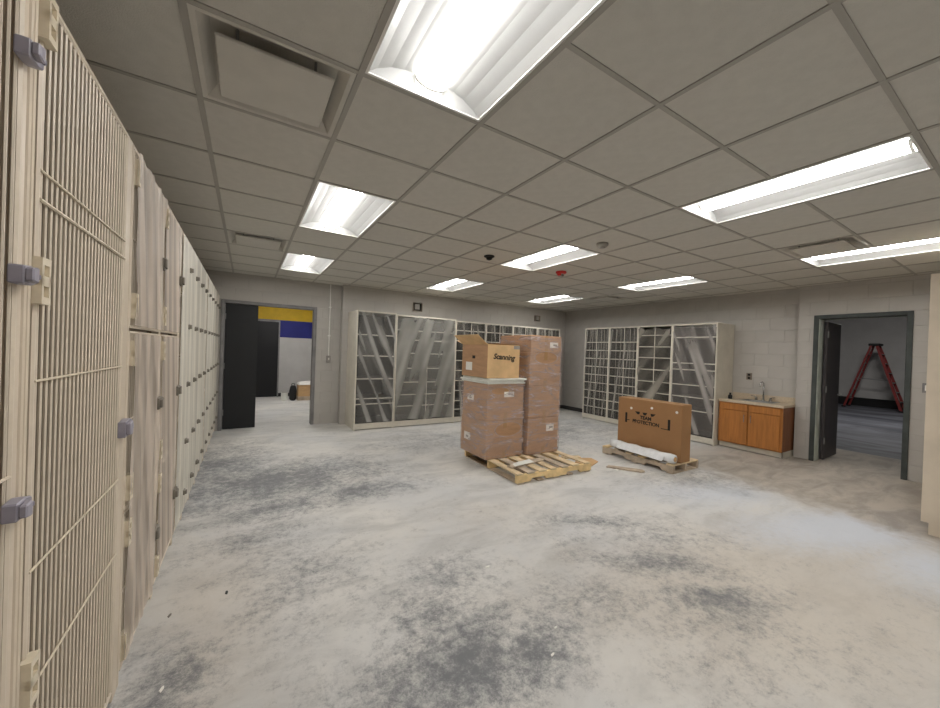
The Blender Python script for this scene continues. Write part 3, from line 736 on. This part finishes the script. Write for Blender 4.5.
# ================================================================== SINK CABINET
CX = 7.06
t = thing('sink_cabinet', 'orange oak sink base cabinet by the right doorway', 'cabinet', (CX, 2.245, 0))
cw, cdp = .89, XR-.006-CX
bx('side_panel', .02, cdp, 0, .02, .10, .79, 'oak_side', t, .002); bx('side_panel', .02, cdp, cw-.02, cw, .10, .79, 'oak', t, .002)
bx('back_panel', cdp-.012, cdp, .02, cw-.02, .10, .79, 'oak_side', t); bx('bottom_panel', .02, cdp-.012, .02, cw-.02, .10, .12, 'oak_side', t)
bx('face_frame', .0, .02, 0, cw, .10, .79, 'oak', t); bx('toe_kick', .05, .065, .0, cw, .012, .10, 'shelf', t); bx('plinth_side', .05, cdp, .002, .02, .0, .10, 'shelf', t)
for (a, b) in ((.03, .445), (.46, .875)):
    MB().box(-.018, 0, a, b, .665, .775).build('drawer_front', 'oak', t, .004)
    d = MB().box(-.018, 0, a, b, .115, .655).build('door', 'oak', t, .004)
    yh = b-.04 if a < .1 else a+.04
    MB().tube((-.018, yh, .50), (-.045, yh, .50), .005).tube((-.018, yh, .60), (-.045, yh, .60), .005).tube((-.045, yh, .49), (-.045, yh, .61), .006).build('handle', 'chrome', d)
t = thing('countertop', 'speckled beige countertop with backsplash on the oak cabinet', 'countertop', (CX, 2.245, .79))
# top with a cut-out for the bowl
bxx = [(-.03, .13, -.012, cw+.002), (.42, cdp, -.012, cw+.002), (.13, .42, -.015, .20), (.13, .42, .62, cw+.015)]
mb = MB()
for (a, b, c, d) in bxx: mb.box(a, b, c, d, 0, .04)
mb.build('top', 'counter', t); bx('backsplash', cdp-.02, cdp, -.012, cw+.002, .04, .14, 'counter', t, .003)
t = thing('sink', 'stainless sink bowl with faucet in the beige countertop', 'sink', (CX, 2.245, .83))
mb = MB(); y0, y1, x0, x1, zb = .20, .62, .13, .42, -.16
mb.box(x0-.02, x1+.02, y0-.02, y0+.006, .0, .006).box(x0-.02, x1+.02, y1-.006, y1+.02, .0, .006).box(x0-.02, x0+.006, y0, y1, 0, .006).box(x1-.006, x1+.02, y0, y1, 0, .006)
mb.add([(x0, y0, .003), (x1, y0, .003), (x1, y1, .003), (x0, y1, .003), (x0+.02, y0+.02, zb), (x1-.02, y0+.02, zb), (x1-.02, y1-.02, zb), (x0+.02, y1-.02, zb)], [(0, 1, 5, 4), (1, 2, 6, 5), (2, 3, 7, 6), (3, 0, 4, 7), (4, 5, 6, 7)])
mb.build('bowl', 'steel', t)
f = MB().lathe([(.03, 0), (.03, .012), (.015, .02), (.013, .10)], 14, (.455, .42, 0)).build('faucet_body', 'chrome', t, smooth=True)
MB().path([(.455, .42, .10), (.455, .42, .26), (.44, .42, .30), (.40, .42, .325), (.35, .42, .315), (.325, .42, .28), (.32, .42, .24)], .011, 10).build('spout', 'chrome', f, smooth=True)
for s in (-1, 1):
    MB().lathe([(.022, 0), (.018, .05), (.012, .06)], 12, (.455, .42+s*.10, 0)).beam((.455, .42+s*.10, .06), (.43, .42+s*.17, .075), .018, .01).build('tap_handle', 'chrome', f)
t = thing('soap_bottle', 'small dark bottle on the countertop against the shelf side', 'bottle', (CX+.16, 3.04, .832))
MB().lathe([(.028, 0), (.03, .01), (.03, .06), (.014, .075), (.013, .085)], 14).build('body', 'black', t, smooth=True); MB().lathe([(.016, .085), (.016, .105)], 12).build('cap', 'black', t)

# ================================================================== WALL FITTINGS
def plate_x(name, label, cat, y, z, wd, ht, m, at, sub):
    t = thing(name, label, cat, (at-.004, y, z))
    bx('cover_plate', -.008, 0, -wd/2, wd/2, -ht/2, ht/2, m, t, .003)
    for (dz, h2) in sub: bx('socket' if name == 'wall_outlet' else 'toggle', -.016, -.008, -wd*.22, wd*.22, dz-h2/2, dz+h2/2, 'dark' if name == 'wall_outlet' else 'paper', t, .002)
    return t
plate_x('wall_outlet', 'dusty brown outlet plate on the wall above the sink', 'outlet', 2.90, 1.23, .085, .12, 'tan_plate', XR, [(-.028, .035), (.028, .035)])
plate_x('light_switch', 'switch plate on the wall right of the hall doorway', 'switch', .915, 1.23, .08, .125, 'frame_l', XP, [(0, .07)])
t = thing('light_switch', 'grey switch box under a thin pipe between the dark doorway and shelves', 'switch', (1.35, YL-.004, 1.255))
bx('box', -.04, .04, -.045, 0, -.065, .065, 'plate', t, .004); bx('toggle', -.008, .008, -.062, -.045, -.02, .022, 'paper', t, .002)
MB().tube((0, -.022, .065), (0, -.022, CEIL-1.255), .010).build('conduit', 'white_metal', t)
for z in (.45, 1.0): MB().box(-.022, .022, -.036, 0, z-.012, z+.012).build('pipe_clip', 'white_metal', t)
for (x, z, s, lab) in ((3.10, 2.41, .10, 'open electrical box on the back wall above the milky plastic'), (6.50, 2.43, .085, 'open electrical box on the back wall near the far corner')):
    t = thing('junction_box', lab, 'electrical box', (x, YB-.004, z))
    mb = MB().box(-s, s, -.05, -.042, s*.72, s*.9)
    mb = MB().box(-s, -s+.012, -.05, 0, -s*.9, s*.9).box(s-.012, s, -.05, 0, -s*.9, s*.9).box(-s+.012, s-.012, -.05, 0, -s*.9, -s*.9+.012).box(-s+.012, s-.012, -.05, 0, s*.9-.012, s*.9)
    mb.build('rim', 'tan_plate', t); bx('back', -s+.012, s-.012, -.006, 0, -s*.9+.012, s*.9-.012, 'dark', t)
    bx('cover', -s*.75, s*.35, -.058, -.05, -s*.55, s*.62, 'plate', t, .002)
struct(bx('baseboard_back', 6.69, XR, YB-.015, YB-.005, 0, .10, 'skirt'))
struct(bx('baseboard_right', XR-.015, XR-.005, 6.07, YB-.015, 0, .10, 'skirt'))

# ================================================================== PALLETS
plank_cache = {}
def plank(name, p, parent, sx, sy, sz, m, loc, rz=0):
    k = (round(sx, 3), round(sy, 3), round(sz, 3), m)
    if k not in plank_cache: plank_cache[k] = MB().box(-sx/2, sx/2, -sy/2, sy/2, 0, sz).mesh(name, m, .003)
    o = link(name, plank_cache[k], parent, loc); o.rotation_euler = (0, 0, rz); return o
t = thing('pallet', 'wooden pallet under the shrink-wrapped box stacks', 'pallet', (2.64, 3.20, 0), math.radians(-1.5))
L, Wd = 1.20, 1.22
for y in (.02, Wd/2, Wd-.02):        # notched stringers
    a = -.019
    pts = [(0, .016), (.20, .016), (.22, .05), (.42, .05), (.44, .016), (.76, .016), (.78, .05), (.98, .05), (1.0, .016), (L, .016), (L, .105), (0, .105)]
    MB().prism(pts, 'y', y-.019, y+.019).build('stringer', 'pw2', t, .002)
for k, x in enumerate((.05, .21, .38, .56, .74, .92, 1.13)):
    plank('deck_board', None, t, .09+.012*(k % 3), Wd+.01, .018, ('pw', 'pw3', 'pw')[k % 3], (x, Wd/2-.0, .105), random.uniform(-.012, .012))
for k, x in enumerate((.06, .36, .60, .84, 1.14)): plank('bottom_board', None, t, .09, Wd, .016, 'pw3', (x, Wd/2, 0))
t2 = thing('loose_board', 'pale loose board with paper scraps lying across the front pallet slats', 'board', (2.985, 3.46, .125), math.radians(8))
bx('board', -.29, .30, -.045, .045, 0, .02, 'pw3', t2, .004)
MB().add([(-.24, -.05, .02), (.1, -.055, .02), (.12, .03, .02), (-.2, .045, .02), (-.18, -.03, .04), (.06, -.03, .035), (.08, .02, .045), (-.15, .03, .038)], [(0, 1, 5, 4), (1, 2, 6, 5), (2, 3, 7, 6), (3, 0, 4, 7), (4, 5, 6, 7), (3, 2, 1, 0)]).build('paper_scrap', 'foam', t2, .004)

t = thing('pallet', 'low wooden pallet under the flat screen carton', 'pallet', (4.72, 2.60, 0), 0)
PW, PL = .62, 1.10
for x in (.02, PW/2, PW-.02):
    pts = [(0, .016), (.16, .016), (.18, .05), (.38, .05), (.40, .016), (.70, .016), (.72, .05), (.92, .05), (.94, .016), (PL, .016), (PL, .10), (0, .10)]
    MB().prism(pts, 'x', x-.019, x+.019).build('stringer', 'pw3', t, .002)
for k, y in enumerate((.05, .25, .45, .65, .85, 1.05)):
    plank('deck_board', None, t, PW, .095, .018, ('pw', 'pw3', 'pw2')[k % 3], (PW/2, y, .10))
for k, y in enumerate((.05, .55, 1.05)): plank('bottom_board', None, t, PW, .09, .016, 'pw3', (PW/2, y, 0))

# ================================================================== BOXES
def carton(name, label, x0, x1, y0, y1, z0, z1, m, group=None, tape='y', labels=(), vtape=None):
    t = thing(name, label, 'box', ((x0+x1)/2, (y0+y1)/2, z0), 0, group)
    a, b, h = (x1-x0)/2, (y1-y0)/2, z1-z0
    bx('carton', -a, a, -b, b, 0, h, m, t, .006)
    bx('tape', -.028, .028, -b-.0015, b+.0015, h-.001, h+.0012, 'tape', t)
    bx('tape', -.028, .028, -b-.0018, -b+.001, h-.10, h, 'tape', t); bx('tape', -.028, .028, -b-.0018, -b+.001, 0, .10, 'tape', t)
    for (face, u, z, wd, ht) in labels:
        if face == 'y': o = bx('shipping_label', u-wd/2, u+wd/2, -b-.0025, -b+.001, z-ht/2, z+ht/2, 'paper', t); bx('print', u-wd*.12, u+wd*.38, -b-.0032, -b-.0024, z-ht*.1, z+ht*.15, 'plate', o)
        else: o = bx('shipping_label', -a-.0025, -a+.001, u-wd/2, u+wd/2, z-ht/2, z+ht/2, 'paper', t); bx('print', -a-.0032, -a-.0024, u-wd*.2, u+wd*.2, z-ht*.2, z+ht*.05, 'plate', o)
    return t
PZ = .124
gL = 'wrapped boxes in the shorter stack'; gR = 'wrapped boxes in the tall stack'
LX0, LX1, LY0, LY1 = 2.605, 3.20, 3.80, 4.42
carton('cardboard_box', 'wrapped brown box at the bottom of the shorter stack', LX0, LX1, LY0, LY1, PZ, .615, 'card2', gL, labels=[('x', .14, .22, .16, .10)])
carton('cardboard_box', 'wrapped brown box under the white foam sheets', LX0+.005, LX1-.005, LY0, LY1-.01, .618, 1.085, 'card2', gL, labels=[('y', .05, .33, .16, .07), ('x', .10, .26, .16, .08)])
RX0, RX1, RY0, RY1 = 3.236, 3.80, 3.735, 4.42
zs = [PZ, .62, 1.06, 1.51, 1.745]
rl = ['bottom box of the tall wrapped stack, on the pallet', 'second box up in the tall wrapped stack', 'third box up in the tall wrapped stack', 'flat top box of the tall wrapped stack with white label']
for k in range(4):
    carton('cardboard_box', rl[k], RX0+.004*(k % 2), RX1-.004*((k+1) % 2), RY0, RY1, zs[k]+.002, zs[k+1], 'card2', gR,
           labels={0: [('y', .12, .35, .14, .10)], 3: [('y', .14, .11, .15, .075)]}.get(k, []))
def wrap(label, x0, x1, y0, y1, z0, z1, m):
    mb = MB(); n = 14; vs = []; rnd = random.Random(3)
    for j in range(n+1):
        z = (z1-z0)*j/n
        for (a, b) in [(-1, -1), (0, -1.0), (1, -1), (1, 0), (1, 1), (0, 1), (-1, 1), (-1, 0)]:
            s = .006+rnd.uniform(0, .005)
            vs.append((a*((x1-x0)/2+s), b*((y1-y0)/2+s), z))
    fs = [(j*8+i, j*8+(i+1) % 8, (j+1)*8+(i+1) % 8, (j+1)*8+i) for j in range(n) for i in range(8)]
    o = MB().add(vs, fs).build('stretch_wrap', m); o.location = ((x0+x1)/2, (y0+y1)/2, z0)
    return tag(o, label, 'plastic wrap')
wl = (LY1-LY0)/2
M['wrapL'] = wrap_mat('stretch_film_short_stack', [(.05, -wl, .36, .23, .10), (-.1, -wl, .86, .16, .05)])
wr = (RY1-RY0)/2
M['wrapR'] = wrap_mat('stretch_film_tall_stack', [(0, -wr, 1.31, .22, .09)])
wrap('clear torn stretch film around the shorter box stack', LX0, LX1, LY0, LY1, PZ+.01, 1.08, M['wrapL'])
wrap('clear stretch film around the tall box stack', RX0, RX1, RY0, RY1, PZ+.01, 1.73, M['wrapR'])
t = thing('foam_sheets', 'white foam sheets between the shorter stack and the opened box', 'foam', (2.90, 4.10, 1.088))
for k, (dx, dy, a) in enumerate([(0, 0, 0), (-.012, .01, .02), (.01, -.012, -.015)]):
    o = bx('sheet', -.312, .30, -.33, .33, .024*k, .024*k+.022, 'foam', t, .005); o.location = (dx, dy, 0); o.rotation_euler = (0, 0, a*.4)
# opened carton
OX0, OX1, OY0, OY1, OZ = 2.585, 3.095, 3.79, 4.42, 1.163
t = thing('open_carton', 'opened brown carton with handwriting and raised flap on the foam sheets', 'box', ((OX0+OX1)/2, (OY0+OY1)/2, OZ))
a, b, h, th = (OX1-OX0)/2, (OY1-OY0)/2, .43, .006
bx('base', -a, a, -b, b, 0, th, 'card', t)
bx('wall', -a, a, -b, -b+th, th, h, 'card_in', t); bx('wall', -a, a, b-th, b, th, h, 'card', t); bx('wall', -a, -a+th, -b+th, b-th, th, h, 'card2', t); bx('wall', a-th, a, -b+th, b-th, th, h, 'card', t)
o = MB().box(-.005, 0, -b+.01, b-.01, 0, .19).build('flap', 'card_in', t); o.location = (-a, 0, h); o.rotation_euler = (0, math.radians(-52), 0)
o = MB().box(-a+.01, a-.01, 0, .005, 0, .20).build('flap', 'card_in', t); o.location = (0, b-.005, h); o.rotation_euler = (math.radians(-75), 0, 0)
o = MB().box(0, .005, -b+.01, b-.01, 0, .22).build('flap', 'card', t); o.location = (a-.005, 0, h); o.rotation_euler = (0, math.radians(-86), 0)
bx('corner_tape', a-.10, a+.001, -b-.0016, -b+.0005, h-.05, h-.005, 'plate', t)
bx('shipping_label', -a-.0025, -a, .05, .21, .08, .19, 'paper', t)
bx('handle_hole', -a-.002, -a, -.02, .05, .24, .28, 'ink', t)
text_mesh('Scanning', .098, .0006, 'handwriting', 'ink', t, frame_xz((.0, -b-.0012, .27)) @ Matrix.Rotation(-.05, 4, 'Z'), shear=.25, bold=.003)

# flat screen carton
TX0, TX1, TY0, TY1 = 4.885, 5.115, 2.60, 3.56
t = thing('screen_carton', 'wide flat brown carton standing on edge with black printing', 'box', ((TX0+TX1)/2, (TY0+TY1)/2, .120))
a, b, h = (TX1-TX0)/2, (TY1-TY0)/2, .765
bx('carton', -a, a, -b, b, 0, h, 'card_tv', t, .006); bx('tape', -.03, .03, -b-.0015, b+.0015, h-.001, h+.0012, 'tape', t)
for y, z in ((.26, .62), (-.06, .665), (-.41, .66)): MB().lathe([(.018, 0), (.018, -.006), (.012, -.008)], 14, (-a, y, z), 'x').build('white_button', 'paper', t)
for y in (.34, -.31): bx('corner_mark', -a-.0015, -a, y-.016, y+.016, .40, .545, 'ink', t)
bx('corner_mark', -a-.0015, -a, -.30, -.20, .402, .412, 'ink', t); bx('corner_mark', -a-.0015, -a, .28, .33, .435, .445, 'ink', t)
for k, y in enumerate((.16, .045, -.08)):
    MB().prism([(y-.038, .585), (y+.038, .583), (y+.014+.015*(k-1), .545), (y-.016+.015*(k-1), .548)], 'x', -a-.0015, -a).build('print_mark', 'ink', t)
text_mesh('TEAM', .068, .0006, 'printing', 'ink', t, frame_yz((-a-.001, .03, .505)), bold=.003)
text_mesh('PROTECTION', .066, .0006, 'printing', 'ink', t, frame_yz((-a-.001, .03, .438)), bold=.0025)
t = thing('plastic_roll', 'white plastic roll lying on the pallet before the flat carton', 'plastic roll', (4.785, 2.62, .118))
prof = [(.058+.006*math.sin(k*1.7), .96*k/14) for k in range(15)]
MB().lathe(prof, 18, (0, 0, .064), 'y').build('roll', 'poly', t, smooth=True)
MB().lathe([(.03, -.012), (.03, 0)], 14, (0, 0, .064), 'y').build('core', 'card', t)
MB().add([(-.05, .1, .10), (-.04, .8, .10), (-.085, .82, .03), (-.095, .12, .02), (-.05, .1, .105), (-.04, .8, .105), (-.088, .82, .035), (-.098, .12, .025)], [(0, 1, 2, 3), (7, 6, 5, 4), (0, 4, 5, 1), (1, 5, 6, 2), (2, 6, 7, 3), (3, 7, 4, 0)]).build('loose_end', 'poly', t)

# ================================================================== DEBRIS
def scrap(name, label, cat, pts, z0, h, m, loc, rz=0, tilt=(0, 0), sub=None):
    o = MB().prism(pts, 'z', 0, h).build(name, m, None, min(.002, h*.3)); o.location = (loc[0], loc[1], z0); o.rotation_euler = (tilt[0], tilt[1], rz)
    return tag(o, label, cat)
scrap('cardboard_piece', 'torn tan cardboard piece on the floor beside the pallet corner', 'cardboard', [(-.20, -.10), (.10, -.14), (.22, -.02), (.12, .12), (-.12, .13)], .001, .012, 'card', (4.10, 3.47), .5, (0, 0))
scrap('broken_plank', 'grey broken plank on the floor between the two pallets', 'plank', [(-.22, -.045), (.20, -.05), (.25, .0), (.21, .05), (-.20, .045)], .001, .02, 'pw3', (4.31, 3.02), -1.0, (0, -.02))
scrap('broken_plank', 'short pale plank end resting by the pallet corner', 'plank', [(-.14, -.05), (.14, -.045), (.15, .045), (-.13, .05)], .001, .018, 'pw', (4.06, 3.72), -.3)
p = floor_at(617, 470); scrap('paper_scrap', 'white paper scrap on the floor between the pallets', 'paper', [(-.03, -.02), (.02, -.025), (.035, .015), (-.01, .03)], .001, .004, 'paper', p, .3)
for (px, py, lab, m, s) in ((227, 593, 'small black scrap on the floor by the cabinets', 'black', .02), (488, 567, 'pale scrap on the open floor in the middle', 'foam', .022), (162, 690, 'thin white sliver on the floor at the lower left', 'paper', .018),
                          (556, 628, 'tiny pale scrap on the floor at the centre front', 'foam', .014), (553, 655, 'tiny white sliver on the floor at the front edge', 'paper', .016), (170, 616, 'dark scrap at the foot of the beige cabinets', 'latch2', .018)):
    p = floor_at(px, py)
    scrap('floor_scrap', lab, 'scrap', [(-s, -s*.25), (s*.2, -s*.4), (s, -s*.1), (s*.7, s*.3), (-s*.5, s*.35)], .001, .004, m, p, random.uniform(0, 3), (0, 0))
